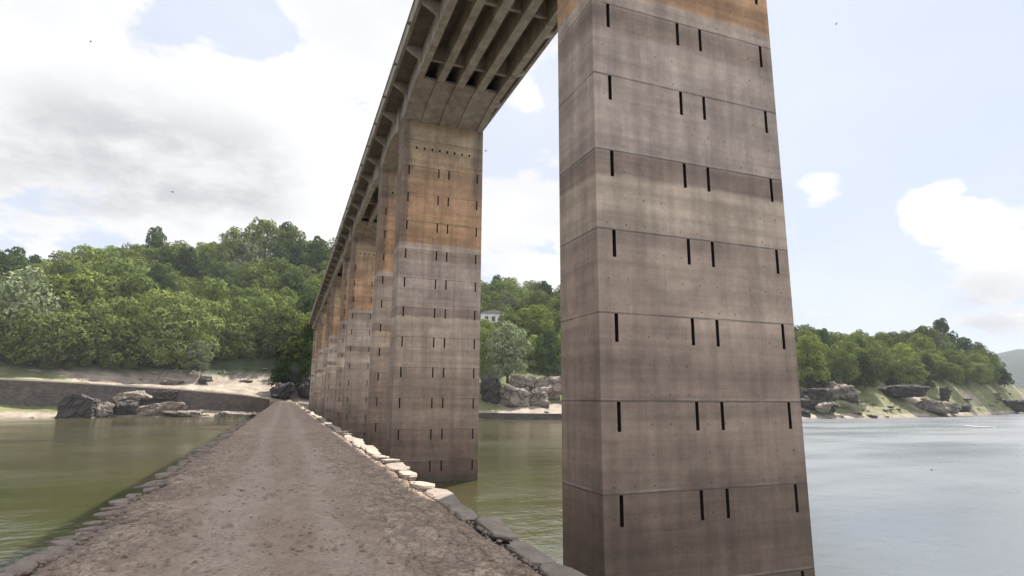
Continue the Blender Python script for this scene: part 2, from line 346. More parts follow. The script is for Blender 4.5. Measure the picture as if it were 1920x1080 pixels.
def ground_z(az, r):
    p = col_pts(az)
    if r <= p[0][0]: return p[0][1]
    for a, b in zip(p, p[1:]):
        if a[0] <= r <= b[0]:
            z = a[1] + (b[1]-a[1])*(r-a[0])/max(1e-6, b[0]-a[0]); return z + ripple(az, r, z)
    return p[-1][1]
V, F = [], []
azs = []
a = -125.
while a <= 125:
    azs.append(a); a += .35 if -26 < a < 68 else 1.5
for az in azs:
    p = col_pts(az); s, c = math.sin(math.radians(az)), math.cos(math.radians(az))
    for i, (A, B) in enumerate(zip(p, p[1:])):
        for k in range(SUB[i]):
            t = k/SUB[i]; r = A[0]+(B[0]-A[0])*t; z = A[1]+(B[1]-A[1])*t
            V.append((r*s, r*c, z+ripple(az, r, z)))
nr = sum(SUB)
for i in range(len(azs)-1):
    for j in range(nr-1):
        b = i*nr+j; F.append((b, b+nr, b+nr+1, b+1))
terr = tag(pyd('riverbank_terrain', V, F, M_terrain, smooth=True), kind='structure')
# distant hills
V, F = [], []
for i in range(140):
    az = math.radians(-125+250*i/139)
    for j, (r, zb) in enumerate(((850, -7), (1000, 8), (1250, 42), (1700, 88), (2300, 40))):
        h = zb*(1+.35*noise.noise(Vector((az*4, j*.3, 2)))+.12*noise.noise(Vector((az*17, j, 5)))) if j else zb
        V.append((r*math.sin(az), r*math.cos(az), h))
for i in range(139):
    for j in range(4): b = i*5+j; F.append((b, b+5, b+6, b+1))
tag(pyd('distant_hills', V, F, M_far, smooth=True), kind='structure')
tag(pyd('lake_bed_ground', [(-6000, -6000, -9), (6000, -6000, -9), (6000, 6000, -9), (-6000, 6000, -9)], [(0, 1, 2, 3)], M_terrain), kind='structure')
tag(pyd('water', [(-5500, -5500, ZW), (5500, -5500, ZW), (5500, 5500, ZW), (-5500, 5500, ZW)], [(0, 1, 2, 3)], M_water), kind='structure')
# ---------------------------------------------------------------- old causeway and its road
XL, XR = -2.12, 2.42
def edge_l(y): return XL + .10*noise.noise(Vector((0, y*.7, 1))) + .05*noise.noise(Vector((4, y*2.9, 1)))
def edge_r(y): return XR + .05*noise.noise(Vector((8, y*.9, 1)))
ys = []; y = -4.
while y < 186: ys.append(y); y += max(.055, .011*abs(y)) if y > 2 else .3
NX = 60
V, F = [], []
for y in ys:
    a, b = edge_l(y), edge_r(y)
    for i in range(NX+1):
        x = a+(b-a)*i/NX; e = min(x-a, b-x)
        z = ZR + .035*noise.fractal(Vector((x*1.1, y*.6, 0)), 1., 2., 3) + .014*noise.fractal(Vector((x*6, y*5, 4)), 1., 2., 3)*(.5+abs(x)/2.2) - .05*max(0, 1-e/.25)
        z += .05*math.exp(-((x-.1)/.9)**2) - .02
        V.append((x, y, z))
for j in range(len(ys)-1):
    for i in range(NX): b = j*(NX+1)+i; F.append((b, b+1, b+NX+2, b+NX+1))
tag(pyd('road', V, F, M_road, smooth=True), kind='structure')
V, F = [], []
prof = []
for j, y in enumerate(ys[::3]):
    a, b = edge_l(y)-.06, edge_r(y)+.34+.05*noise.noise(Vector((3, y*1.3, 7)))
    for x, z in ((a-.5, ZW-2), (a-.10+.05*noise.noise(Vector((1, y*2, 5))), -3.4), (a, ZR-.10), (b, ZR-.16), (b+.12, -3.4), (b+.5, ZW-2)): V.append((x, y, z))
n = len(V)//6
for j in range(n-1):
    for i in range(5): b = j*6+i; F.append((b, b+1, b+7, b+6))
F += [(0, 1, 2, 3, 4, 5), tuple(reversed(range((n-1)*6, n*6)))]
cw = fixn(pyd('causeway', V, F, M_wall))
tag(cw, 'old stone causeway carrying the gravel track across the water beside the tall bridge', 'causeway')
def slab_stone(w, l, h, seed, sides=None, jag=.16, layers=3):
    r = random.Random(seed); n = sides or r.choice((6, 7, 8, 9)); bm = bmesh.new(); rings = []
    ang = sorted((i+r.uniform(-.3, .3))*2*math.pi/n for i in range(n))
    base = []
    for a in ang:
        c, s = math.cos(a), math.sin(a); k = (abs(c)**3.2+abs(s)**3.2)**(-1/3.2)
        base.append((c*k*w/2*(1+r.uniform(-jag, jag)), s*k*l/2*(1+r.uniform(-jag, jag))))
    lev = [(-1., .90), (-.35, 1.0), (.0, .98), (.10, .90)]
    tilt = (r.uniform(-.10, .10), r.uniform(-.10, .10))
    for dz, k in lev:
        rings.append([bm.verts.new((x*k+r.uniform(-.02, .02)*w, y*k+r.uniform(-.02, .02)*l, dz*h+(x*tilt[0]+y*tilt[1])*(dz > -.5)*.8+(r.uniform(-.05, .05)*h if dz > 0 else 0))) for x, y in base])
    for A, B in zip(rings, rings[1:]):
        for i in range(n): bm.faces.new((A[i], A[(i+1) % n], B[(i+1) % n], B[i]))
    c = bm.verts.new((0, 0, .13*h)); 
    for i in range(n): bm.faces.new((rings[-1][i], rings[-1][(i+1) % n], c))
    bm.faces.new(list(reversed(rings[0])))
    me = bpy.data.meshes.new('stone'); bm.to_mesh(me); bm.free(); return me
# coping stones along the right edge of the track, one thing each
y = 3.6; k = 0; r = random.Random(5)
while y < 150 and k < 64:
    l = r.uniform(.75, 1.5)*(1+y*.012); w = r.uniform(.30, .50); gap = r.choice((.03, .05, .12, .3 if y > 20 else .08))
    me = slab_stone(w, l, .09, 100+k, sides=r.choice((7, 8, 9, 10)), jag=.22)
    near = y+l < 9.2
    o = link('coping_stone', me, M_rim)
    o.location = (2.62+r.uniform(-.08, .09), y+l/2, ZR-.01-.05*(y < 9.4)+r.uniform(-.03, .03)); o.rotation_euler = (0, 0, r.uniform(-.06, .06))
    if y < 6.8: lab = ['shaded coping stone on the right rim of the track, nearest to the big pier foot', 'shaded coping stone with a broken corner, just past the big pier foot', 'shaded coping stone, third along the right rim of the track'][min(k, 2)]
    elif y < 9.4: lab = 'shaded coping stone just before the first sunlit one on the right rim'
    elif y < 15: lab = 'large sunlit coping stone at the near end of the bright rim'
    else: lab = 'sunlit coping stone in the far row along the right rim'
    tag(o, lab, 'coping stone', 'coping stones along the right rim of the track'); y += l+gap; k += 1
# rubble stones of the left rim, one thing each
me_r = [slab_stone(1., 1., .35, 300+i, jag=.34, sides=(5, 6, 7)[i % 3]) for i in range(14)]
k = 0; y = 3.4; r = random.Random(11)
while k < 292 and y < 60:
    for row in range(5 if y < 9 else 4 if y < 13 else 2 if y < 26 else 1):
        w = r.uniform(.10, .27)*(1.0, .85, .75, .62, .55)[row]*(1+y*.008); l = w*r.uniform(.9, 1.9)
        me = me_r[(k*5) % 14] if k >= 14 else me_r[k]
        o = bpy.data.objects.new('edge_stone', me); COL.objects.link(o)
        if not me.materials: me.materials.append(M_stone)
        yy = y+r.uniform(-.1, .1); xx = edge_l(yy) - .05 + row*r.uniform(.18, .34) + r.uniform(-.06, .06)
        o.location = (xx, yy, ZR-.03+r.uniform(-.02, .015)+w*.05-.008*row); o.scale = (w, l, w*.5); o.rotation_euler = (r.uniform(-.1, .1), r.uniform(-.1, .1), r.uniform(0, 6.28))
        lab = 'flat grey-brown stone in the ragged left rim of the track, among the nearest' if yy < 8 else 'flat grey-brown stone in the ragged left rim of the track, farther along'
        tag(o, lab, 'stone', 'rubble stones along the left rim of the track'); k += 1
    y += r.uniform(.13, .27)*(1+y*.035)
# loose gravel: nobody could count it
V, F = [], []; r = random.Random(3)
def pebble(x, y, z, s):
    b = len(V); a0 = r.uniform(0, 6.28); n = 5; sx, sy = r.uniform(.7, 1.4), r.uniform(.7, 1.4)
    for kz, kr in ((-.2, 1.), (.28, .72)):
        for i in range(n):
            a = a0+i*6.283/n; q = s*kr*r.uniform(.75, 1.15); V.append((x+math.cos(a)*q*sx, y+math.sin(a)*q*sy, z+kz*s))
    V.append((x, y, z+.42*s))
    F.extend([(b+i, b+(i+1) % n, b+n+(i+1) % n, b+n+i) for i in range(n)] + [(b+n+i, b+n+(i+1) % n, b+2*n) for i in range(n)])
for i in range(9000):
    u = r.random(); y = 3.4+24*u**1.7; u2 = r.random()
    x = edge_l(y)+(1-(1-u2)**1.0)*(XR-XL) if r.random() < .55 else (edge_l(y)+abs(r.gauss(0, .45)) if r.random() < .6 else XR-abs(r.gauss(0, .4)))
    if not edge_l(y) < x < XR+.05: continue
    pebble(x, y, ZR+.005+.03*math.exp(-((x-.1)/.9)**2), r.choice((.007, .009, .011, .014, .018, .026)) * r.uniform(.7, 1.3))
M_gravel = stone_mat('tan_gravel', (.19, .135, .10), (.29, .215, .16), (.38, .30, .235), 9.)
tag(pyd('gravel', V, F, M_gravel), kind='stuff')
# ---------------------------------------------------------------- the tall bridge
PX0, PX1 = 6.56, 12.39
PY = [(11.53, 13.53), (38.4, 40.4), (48.4, 50.4), (71.8, 73.8), (83.2, 85.2), (105.8, 107.8), (115.4, 117.4), (139., 141.), (149., 151.), (172., 174.)]
SL = [7.011, 9.139, 9.879, 11.992]; SWD, SHT = .095, .66
bridge = empty('road_bridge', (9.5, 11.53, ZW))
tag(bridge, 'tall concrete road bridge on banded rectangular piers beside the track', 'bridge')
ZS = 20.0           # underside of the girders
ZT = 19.3           # where the pier meets the haunch
def ksum(): pass
def pier(idx, y0, y1):
    V, F = [], []
    zs = [ZW-1.5]
    rows = []
    for k in range(-2, 9):
        zt = Z0+2*k
        rows.append((zt-SHT, zt))
    for a, b in rows: zs += [a, b]
    hz = (17.22, 17.40); zs += list(hz) + [ZS]
    zs = sorted(set(zs)); 
    xs = [PX0, PX1]
    for s in SL: xs += [s-SWD/2, s+SWD/2]
    hx = [7.51+.55*i for i in range(8)] 
    for h in hx: xs += [h-.06, h+.06]
    xs = sorted(set(xs))
    def in_slot(xm, zm):
        if any(a < zm < b for a, b in rows) and any(abs(xm-s) < SWD/2 for s in SL): return True
        return hz[0] < zm < hz[1] and any(abs(xm-h) < .06 for h in hx)
    # front sheet with real openings
    for yy, front in ((y0, True), (y1, False)):
        idxs = {}
        def vid(i, j):
            if (i, j) not in idxs: idxs[(i, j)] = len(V); V.append((xs[i], yy, zs[j]))
            return idxs[(i, j)]
        for i in range(len(xs)-1):
            for j in range(len(zs)-1):
                if in_slot((xs[i]+xs[i+1])/2, (zs[j]+zs[j+1])/2): continue
                f = (vid(i, j), vid(i+1, j), vid(i+1, j+1), vid(i, j+1)); F.append(f if front else f[::-1])
    for xx, left in ((PX0, True), (PX1, False)):
        b = len(V); V.extend([(xx, y0, zs[0]), (xx, y1, zs[0]), (xx, y1, zs[-1]), (xx, y0, zs[-1])]); F.append((b+3, b+2, b+1, b) if left else (b, b+1, b+2, b+3))
    b = len(V); V.extend([(PX0, y0, zs[-1]), (PX1, y0, zs[-1]), (PX1, y1, zs[-1]), (PX0, y1, zs[-1])]); F.append((b, b+1, b+2, b+3))
    p = pyd('pier', V, F, M_pier, bridge)
    if idx == 0: p['label'] = 'nearest pier, huge grey-brown with an orange band at its top'
    if idx == 1: p['label'] = 'second pier, with an orange band and a row of square holes below the deck'
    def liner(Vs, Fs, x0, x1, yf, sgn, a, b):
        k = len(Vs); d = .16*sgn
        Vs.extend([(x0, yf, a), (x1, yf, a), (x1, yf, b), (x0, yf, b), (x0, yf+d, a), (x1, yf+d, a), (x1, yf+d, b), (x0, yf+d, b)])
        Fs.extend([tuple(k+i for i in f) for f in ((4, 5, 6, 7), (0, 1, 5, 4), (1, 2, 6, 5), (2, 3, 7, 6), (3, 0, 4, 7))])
    small = len(rows)
    for (a, b) in rows:
        for s in SL:
            if (idx == 0 and a < 12) or (idx == 1 and a < 17):
                v, f = [], []; liner(v, f, s-SWD/2, s+SWD/2, y0, 1, a, b); o = pyd('slot', v, f, M_slot, p)
            else: liner(SV, SF, s-SWD/2, s+SWD/2, y0, 1, a, b)
            liner(SV, SF, s-SWD/2, s+SWD/2, y1, -1, a, b)
    v, f = [], []
    for h in hx: liner(v, f, h-.06, h+.06, y0, 1, *hz)
    for h in hx: liner(v, f, h-.06, h+.06, y1, -1, *hz)
    pyd('vent_hole_row', v, f, M_slot, p)
    return p
SV, SF = [], []
for i, (a, b) in enumerate(PY): pier(i, a, b)
o = pyd('slot', SV, SF, M_slot, bridge); o['kind'] = 'stuff'
DY0, DY1 = -26., 186.
def soffit(y):
    for a, b in PY:
        if a-.01 <= y <= b+.01: return ZT
        d = (a-y) if y < a else (y-b)
        inner = any(abs((a if y < a else b)-(q[0] if y > a else q[1])) < 12 and ((q[0] > y > b) or (q[1] < y < a)) for q in PY)
        if d < 4.4: return ZS-(ZS-ZT)*(1-d/4.4)**2
    return ZS
gy = [DY0]
marks = []
for a, b in PY: marks += [a-4.4+.55*i for i in range(9)] + [b+.55*i for i in range(9)]
gy += sorted(marks) + [DY1]
gy = sorted(set(round(v, 3) for v in gy))
GX = [(6.45, 6.86), (7.76, 8.22), (9.06, 9.58), (10.43, 10.96), (11.92, 12.36)]
for i, (a, b) in enumerate(GX):
    V, F = [], []
    for (p, q) in zip(gy, gy[1:]):
        mid = (p+q)/2
        if any(A <= mid <= B for A, B in PY):
            if V: pyd('girder', V, F, M_deck, bridge)
            V, F = [], []; continue
        k = len(V)
        V += [(x, y, z) for y in (p, q) for x, z in ((a, soffit(y)), (b, soffit(y)), (b, 21.28), (a, 21.28))]
        F += [(k, k+4, k+5, k+1), (k+1, k+5, k+6, k+2), (k+3, k+7, k+4, k), (k, k+1, k+2, k+3), (k+7, k+6, k+5, k+4)]
    if V: pyd('girder', V, F, M_deck, bridge)
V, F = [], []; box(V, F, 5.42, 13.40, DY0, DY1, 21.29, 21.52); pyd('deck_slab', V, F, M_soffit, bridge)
V, F = [], []
for (a, b) in PY: pass
for x0, x1, xc in ((5.30, 5.50, -1), (13.32, 13.52, 1)):
    V, F = [], []
    prism_y(V, F, [(x0, 21.18), (x1, 21.18), (x1, 22.02), (x1+.03, 22.02), (x1+.03, 22.14), (x0-.05, 22.14), (x0-.05, 22.02), (x0, 22.02)], DY0, DY1)
    fixn(pyd('parapet', V, F, M_deck, bridge))
# under-slab fillets at the piers, cross beams, footway brackets
for (a, b) in PY:
    for s, e in ((a-4.4, a-.004), (b+.004, b+4.4)):
        V, F = [], []
        n = 8; pr = [(s+(e-s)*i/n) for i in range(n+1)]
        low = [(yy, soffit(yy)+.10) for yy in pr]; up = [(yy, soffit(yy)+.28) for yy in reversed(pr)]
        for (x0, x1) in [(6.5, 12.3)]: prism_x(V, F, low+up, x0, x1)
        fixn(pyd('haunch_slab', V, F, M_deck, bridge))
    V, F = [], []; box(V, F, PX0+.01, PX1-.01, a+.01, b-.01, ZS-.02, 21.285); pyd('pier_head', V, F, M_deck, bridge)
cb = []
yy = 22.2
allb = [16.3+0*0]
ends = [(-26, PY[0][0])] + [(PY[i][1], PY[i+1][0]) for i in range(len(PY)-1)]
for s, e in ends:
    n = max(1, round((e-s)/5.9)) 
    for i in range(1, n):
        yc = s+(e-s)*i/n
        if abs(yc-28.1) < 3 and s < 20 and e > 30: yc = yc
        V, F = [], []
        for (x0, x1) in [(6.5, 12.3)]: box(V, F, x0, x1, yc-.11, yc+.11, 20.35, 21.285)
        pyd('cross_beam', V, F, M_deck, bridge)
yb = 1.0
while yb < 180:
    for sg in (0, 1):
        V, F = [], []
        pr = [(6.447, 21.285), (5.505, 21.285), (5.505, 21.05), (6.2, 20.62), (6.447, 20.3)]
        if sg: pr = [(18.81-x+.0, z) for x, z in pr]
        prism_y(V, F, pr, yb-.10, yb+.10); fixn(pyd('bracket', V, F, M_deck, bridge))
    yb += 4.52
yb = 3.3
while yb < 150:
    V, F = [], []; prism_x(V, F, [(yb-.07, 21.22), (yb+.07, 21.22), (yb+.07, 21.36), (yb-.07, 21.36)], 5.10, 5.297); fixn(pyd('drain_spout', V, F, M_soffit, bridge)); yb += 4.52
# ---------------------------------------------------------------- rocks
def rock_mesh(seed, w, d, h, boxy=False):
    r = random.Random(seed); bm = bmesh.new()
    if boxy:
        for x, y, z in ((-.5, -.5, -.3), (.46, -.5, -.3), (.5, .5, -.3), (-.5, .5, -.3), (-.45, -.46, .66), (-.16, -.44, .97), (.08, -.46, .99), (.43, -.47, .74), (.46, .45, .74), (-.05, .4, .96), (-.45, .42, .7)): bm.verts.new((x*w, y*d, z*h))
    for i in range(0 if boxy else 18):
        v = Vector((r.gauss(0, 1), r.gauss(0, 1), r.gauss(0, 1))).normalized(); v = Vector([math.copysign(abs(c)**.55, c) for c in v])
        bm.verts.new((v.x*w/2*r.uniform(.78, 1), v.y*d/2*r.uniform(.8, 1), (v.z*.62+.28)*h*r.uniform(.8, 1.)))
    bmesh.ops.convex_hull(bm, input=bm.verts)
    bmesh.ops.delete(bm, geom=[v for v in bm.verts if not v.link_faces], context='VERTS')
    bmesh.ops.triangulate(bm, faces=bm.faces)
    while len(bm.faces) < 5000:
        L = sorted((e.calc_length() for e in bm.edges)); t = L[int(len(L)*.35)]
        bmesh.ops.subdivide_edges(bm, edges=[e for e in bm.edges if e.calc_length() >= t], cuts=1); bmesh.ops.triangulate(bm, faces=bm.faces)
    sc = min(w, h*1.6); o = Vector((seed*1.7, 3, 1)); ta = r.uniform(-.5, .5)
    bm.normal_update(); N = [v.normal.copy() for v in bm.verts]
    for v, nn in zip(bm.verts, N):
        q = v.co/sc; lay = q.z+q.x*ta
        n = noise.fractal(q*2.3+o, .9, 2., 5)*(.03 if boxy else .07)
        cr = noise.voronoi(q*3.2+o)[0]; n -= max(0., .11-(cr[1]-cr[0]))*.6
        n += .022*math.copysign(abs(math.sin(lay*19+2*noise.noise(q*2+o)))**.4, math.sin(lay*19+2*noise.noise(q*2+o)))
        v.co += nn*n*sc
    me = bpy.data.meshes.new('rock'); bm.to_mesh(me); bm.free(); return me
SC = 1/FPX
def rock(px0, px1, py0, py1, r, label, m=None, depth=.8, rot=0., tilt=0., seed=None, group=None, name='boulder', boxy=False):
    pc = at_r((px0+px1)/2, py1, r); dist = pc.dot(FW); w = (px1-px0)*dist*SC; h = (py1-py0)*dist*SC
    o = link(name, rock_mesh(seed or int(px0*7+py0), w*1.04, w*depth, h*1.05, boxy), m or M_rock)
    az = math.atan2(pc.x, pc.y); o.location = (pc.x, pc.y, pc.z-h*.02); o.rotation_euler = (0, tilt, -az+rot)
    tag(o, label, 'rock', group); return o
rock(117, 176, 741, 781, 177, 'dark squarish boulder standing in the water near the left edge, its front in shade', M_shaderock, .9, seed=4, boxy=True, rot=-.25)
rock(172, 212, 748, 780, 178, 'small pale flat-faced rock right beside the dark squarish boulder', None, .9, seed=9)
rock(196, 262, 746, 778, 181, 'dark shaded rock with a pale tilted top, right of the square boulder', M_shaderock, .8, tilt=-.15, seed=12)
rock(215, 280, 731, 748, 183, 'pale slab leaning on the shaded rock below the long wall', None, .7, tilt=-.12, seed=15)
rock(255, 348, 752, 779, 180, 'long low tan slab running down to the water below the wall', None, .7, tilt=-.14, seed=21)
rock(286, 336, 729, 745, 184, 'brown rock ledge jutting out of the long wall', M_shaderock, .6, seed=22)
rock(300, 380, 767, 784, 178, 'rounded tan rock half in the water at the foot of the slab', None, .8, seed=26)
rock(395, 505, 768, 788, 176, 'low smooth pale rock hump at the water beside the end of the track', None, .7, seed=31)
rock(372, 402, 703, 715, 197, 'small dark boulder lying on the pale bank above the wall', M_shaderock, .8, seed=33)
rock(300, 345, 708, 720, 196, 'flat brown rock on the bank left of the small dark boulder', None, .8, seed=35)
rock(505, 556, 712, 746, 184, 'big dark rock face in the shade where the track meets the bank', M_shaderock, .9, seed=38)
rock(555, 606, 700, 744, 187, 'tall dark rock in deep shade behind the last bridge piers', M_shaderock, .9, seed=39)
rock(528, 566, 692, 712, 192, 'upper dark boulder on the shaded bank above the end of the track', M_shaderock, .9, seed=40)
for i, (a, b, c, d, rr, lab, m) in enumerate([
    (925, 1002, 716, 760, 163, 'largest pale fissured boulder in the gap between the two near piers', M_rock),
    (898, 940, 694, 745, 165, 'dark grey boulder against the second pier, left of the fissured boulder', M_shaderock),
    (985, 1030, 722, 758, 162, 'brown sloping rock on the right side of the fissured boulder', M_rock),
    (1000, 1062, 700, 735, 170, 'flat tan rock ledge beside the big pier, above the grass', M_rock),
    (950, 1010, 700, 722, 172, 'pale rock shelf behind the fissured boulder', M_rock)]): rock(a, b, c, d, rr, lab, m, .8, seed=50+i)
for i, (a, b, c, d, rr, lab, m, tl) in enumerate([
    (1495, 1562, 722, 760, 199, 'dark rock face beside the big pier on the right bank', M_shaderock, .1),
    (1545, 1610, 716, 746, 208, 'reddish grey rock outcrop sloping down to the right under the bushes', M_rock, .25),
    (1530, 1560, 750, 768, 193, 'small pale boulder near the water right of the big pier', M_rock, 0),
    (1500, 1520, 764, 780, 189, 'little dark rock at the waterline touching the big pier edge', M_shaderock, 0),
    (1655, 1742, 718, 738, 238, 'long dark rock ledge under the trees on the right bank', M_shaderock, .02),
    (1762, 1783, 722, 745, 262, 'dark upright block of rock standing on the right bank', M_shaderock, 0),
    (1718, 1800, 748, 768, 243, 'low brown whaleback rock near the water on the right bank', M_rock, .12),
    (1770, 1815, 752, 768, 252, 'dark rock at the right end of the whaleback rock', M_shaderock, .1),
    (1870, 1935, 746, 768, 322, 'brown block at the right frame edge by the water', M_shaderock, 0),
    (1845, 1880, 735, 750, 318, 'small flat rock left of the block at the right frame edge', M_rock, 0)]): rock(a, b, c, d, rr, lab, m, .8, tilt=tl, seed=70+i)
bank_me = [rock_mesh(900+i, 1., .9, .6) for i in range(6)]
for me in bank_me: me.materials.append(M_rock)
def strew(px0, px1, n, lo, hi, size, label, group, seed):
    r = random.Random(seed)
    for i in range(n):
        az = r.uniform(az_of(px0), az_of(px1)); p = col_pts(az); rad = r.uniform(p[lo][0], p[hi][0]); s_ = size*r.uniform(.5, 1.)*(r.random()**1.5*1.6+.5)
        o = bpy.data.objects.new('bank_stone', bank_me[i % 6]); COL.objects.link(o); q = math.radians(az)
        o.location = (rad*math.sin(q), rad*math.cos(q), ground_z(az, rad)-.08*s_); o.scale = (s_*r.uniform(.9, 1.6), s_, s_*r.uniform(.4, .8)); o.rotation_euler = (0, 0, r.uniform(0, 6.28))
        tag(o, label, 'rock', group)
strew(30, 500, 34, 4, 5, 1.9, 'small loose stone on the bare bank above the long retaining wall', 'loose stones above the retaining wall', 61)
strew(10, 480, 26, 1, 2, 1.7, 'small loose stone on the strip of shore below the long retaining wall', 'loose stones on the shore below the wall', 62)
strew(1500, 1915, 60, 1, 5, 2.2, 'small loose stone on the grassy right bank', 'loose stones on the right bank', 63)
strew(900, 1050, 16, 3, 5, 1.8, 'small loose stone on the bank between the two near piers', 'loose stones between the near piers', 64)
# ---------------------------------------------------------------- long walls on the banks
def wall(pts, th, name, label, m=M_wall, cap=None):
    """pts: (px, py_top, py_bottom, r)"""
    w = empty(name, (0, 0, 0)); P = []
    for px, pt, pb, r in pts:
        a = at_r(px, pt, r); b = at_r(px, pb, r); P.append((a.x, a.y, a.z, b.z))
    w.location = (P[0][0], P[0][1], P[0][3])
    V, F, CV, CF = [], [], [], []
    n = len(P)
    for i, (x, y, zt, zb) in enumerate(P):
        l = math.hypot(x, y); ox, oy = x/l*th, y/l*th; q = .12
        V += [(x, y, zb-2.5), (x, y, zt), (x+ox, y+oy, zt), (x+ox, y+oy, zb-2.5)]
        CV += [(x-x/l*q, y-y/l*q, zt+.004), (x-x/l*q, y-y/l*q, zt+.30), (x+ox*1.3, y+oy*1.3, zt+.30), (x+ox*1.3, y+oy*1.3, zt+.004)]
    for i in range(n-1):
        for j in range(4): F.append((i*4+j, i*4+(j+1) % 4, i*4+4+(j+1) % 4, i*4+4+j))
        for j in range(4): CF.append((i*4+j, i*4+(j+1) % 4, i*4+4+(j+1) % 4, i*4+4+j))
    for X in (F, CF): X += [(3, 2, 1, 0), tuple((n-1)*4+j for j in range(4))]
    fixn(pyd('masonry', V, F, m, w)); fixn(pyd('coping', CV, CF, cap or M_coping, w))
    tag(w, label, 'wall'); return w
wall([(-420, 690, 745, 212), (-150, 702, 757, 192), (0, 712, 760, 189), (120, 718, 762, 187), (235, 725, 764, 185), (330, 731, 766, 183.6), (400, 737, 770, 182.2), (450, 741, 775, 180.5), (506, 749, 782, 179)], 1.2,
     'retaining_wall', 'long dark retaining wall with a pale top on the left bank, running down to the track')
wall([(850, 775, 790, 152), (950, 777, 790, 149.5), (1062, 778, 790, 149.5), (1150, 779, 790, 155)], 1., 'shore_wall', 'low dark shore wall at the waterline between the two near piers', cap=M_wall)
# ---------------------------------------------------------------- trees
def crown_mesh(seed, n_leaf=2600, lobes=22, shape='round', leaf=.038):
    r = random.Random(seed); L = []; tries = 0
    while len(L) < lobes and tries < 4000:
        tries += 1
        a = r.uniform(0, 6.283); zc = r.uniform(.16, .84); t = (zc-.5)/.40
        env = math.sqrt(max(0., 1-t*t)) if zc > .5 else 1-.22*t*t
        if shape == 'pine': env *= 1.05-.45*zc
        rr = env*r.choice((1., 1., .9, .55))*.335*r.uniform(.88, 1.08)
        rad = r.uniform(.115, .205)*(.75 if shape == 'pine' else 1)
        c = Vector((rr*math.cos(a), rr*math.sin(a), zc))
        if any((c-q[0]).length < (rad+q[1])*.62 for q in L): continue
        L.append((c, rad))
    L.append((Vector((0, 0, .84)), .16)); L.append((Vector((0, 0, .5)), .24))
    V, F = [], []
    tot = sum(l[1]**2 for l in L)
    for (c, rad) in L:
        sub = [Vector((r.gauss(0, 1), r.gauss(0, 1), r.gauss(.5, .8))).normalized() for _ in range(6)]
        for k in range(int(n_leaf*rad*rad/tot)):
            d = Vector((r.gauss(0, 1), r.gauss(0, 1), r.gauss(.35, 1))).normalized()
            bul = max(0., max(d.dot(sv) for sv in sub)-.72)*.9
            q = rad*(.86+bul+.16*noise.noise(d*3.1+c*9))*(1-abs(r.gauss(0, .10)))
            p = c+Vector((d.x*q, d.y*q, d.z*q*.86))
            if p.z < .03: continue
            nn = (d+Vector((r.gauss(0, .33), r.gauss(0, .33), r.gauss(.1, .33)))).normalized()
            t = nn.orthogonal().normalized(); t = (Matrix.Rotation(r.uniform(0, 6.28), 3, nn) @ t); b = nn.cross(t)
            s = leaf*r.uniform(.5, 1.1); s2 = s*r.uniform(.5, .8); k0 = len(V)
            V += [p-t*s, p-b*s2, p+t*s, p+b*s2+nn*s*.2]; F.append((k0, k0+1, k0+2, k0+3))
    me = bpy.data.meshes.new('crown'); me.from_pydata([tuple(v) for v in V], [], F); me.update(); return me
def trunk_mesh(seed):
    r = random.Random(seed); V, F = [], []
    def limb(p, q, a, b, seg=3):
        ax = (q-p).normalized(); t = ax.orthogonal().normalized(); u = ax.cross(t); base = len(V)
        for i in range(seg+1):
            f = i/seg; c = p.lerp(q, f)+Vector((r.uniform(-.01, .01), r.uniform(-.01, .01), 0))*(0 < i < seg); rr = a+(b-a)*f
            V.extend([c+(t*math.cos(k*1.0472)+u*math.sin(k*1.0472))*rr for k in range(6)])
        for i in range(seg):
            for k in range(6): F.append((base+i*6+k, base+i*6+(k+1) % 6, base+(i+1)*6+(k+1) % 6, base+(i+1)*6+k))
    top = Vector((r.uniform(-.03, .03), r.uniform(-.03, .03), .42)); limb(Vector((0, 0, -.12)), top, .030, .018)
    for i in range(6):
        a = i*1.05+r.uniform(-.3, .3); limb(top-Vector((0, 0, r.uniform(0, .16))), Vector((math.cos(a)*.26, math.sin(a)*.26, r.uniform(.5, .78))), .013, .004)
    limb(top, Vector((0, 0, .86)), .017, .004)
    me = bpy.data.meshes.new('trunk'); me.from_pydata([tuple(v) for v in V], [], F); me.update(); return me
CR = {}
for kind, shape, lf, nl, lb in (('green', 'round', .030, 5200, 30), ('olive', 'round', .027, 5600, 34), ('bright', 'round', .029, 5400, 32), ('silver', 'round', .028, 5200, 28), ('dark', 'pine', .032, 4200, 30)):
    CR[kind] = [crown_mesh(sum(map(ord, kind))*7+i, nl, lb, shape, lf) for i in range(3)]
    for me in CR[kind]: me.materials.append(M_leaf[kind])
BIG = crown_mesh(991, 16000, 60, 'round', .016); BIG.materials.append(M_leaf['olive'])
TR = [trunk_mesh(40+i) for i in range(3)]
for me in TR: me.materials.append(M_bark)
ntree = 0
def tree(x, y, z, w, h, kind, label, group=None, name='tree', mesh=None, rr=None):
    global ntree; ntree += 1; r = rr or rng
    t = empty(name, (x, y, z)); t.rotation_euler = (0, 0, r.uniform(0, 6.28))
    c = bpy.data.objects.new('crown', mesh or CR[kind][ntree % 3]); k = bpy.data.objects.new('trunk', TR[ntree % 3])
    for o in (c, k): COL.objects.link(o); o.parent = t; o.scale = (w, w, h*(1.12 if o is c else 1))
    c.location.z = -.12*h
    tag(t, label, 'tree' if name != 'shrub' else 'shrub', group); return t
def tree_px(px0, px1, py0, py1, r, kind, label, group=None, name='tree', mesh=None, sink=True):
    pc = at_r((px0+px1)/2, py1, r); dist = pc.dot(FW); w = (px1-px0)*dist*SC*1.02; h = (py1-py0)*dist*SC*1.04
    zb = pc.z
    return tree(pc.x, pc.y, zb, w, h, kind, label, group, name, mesh)
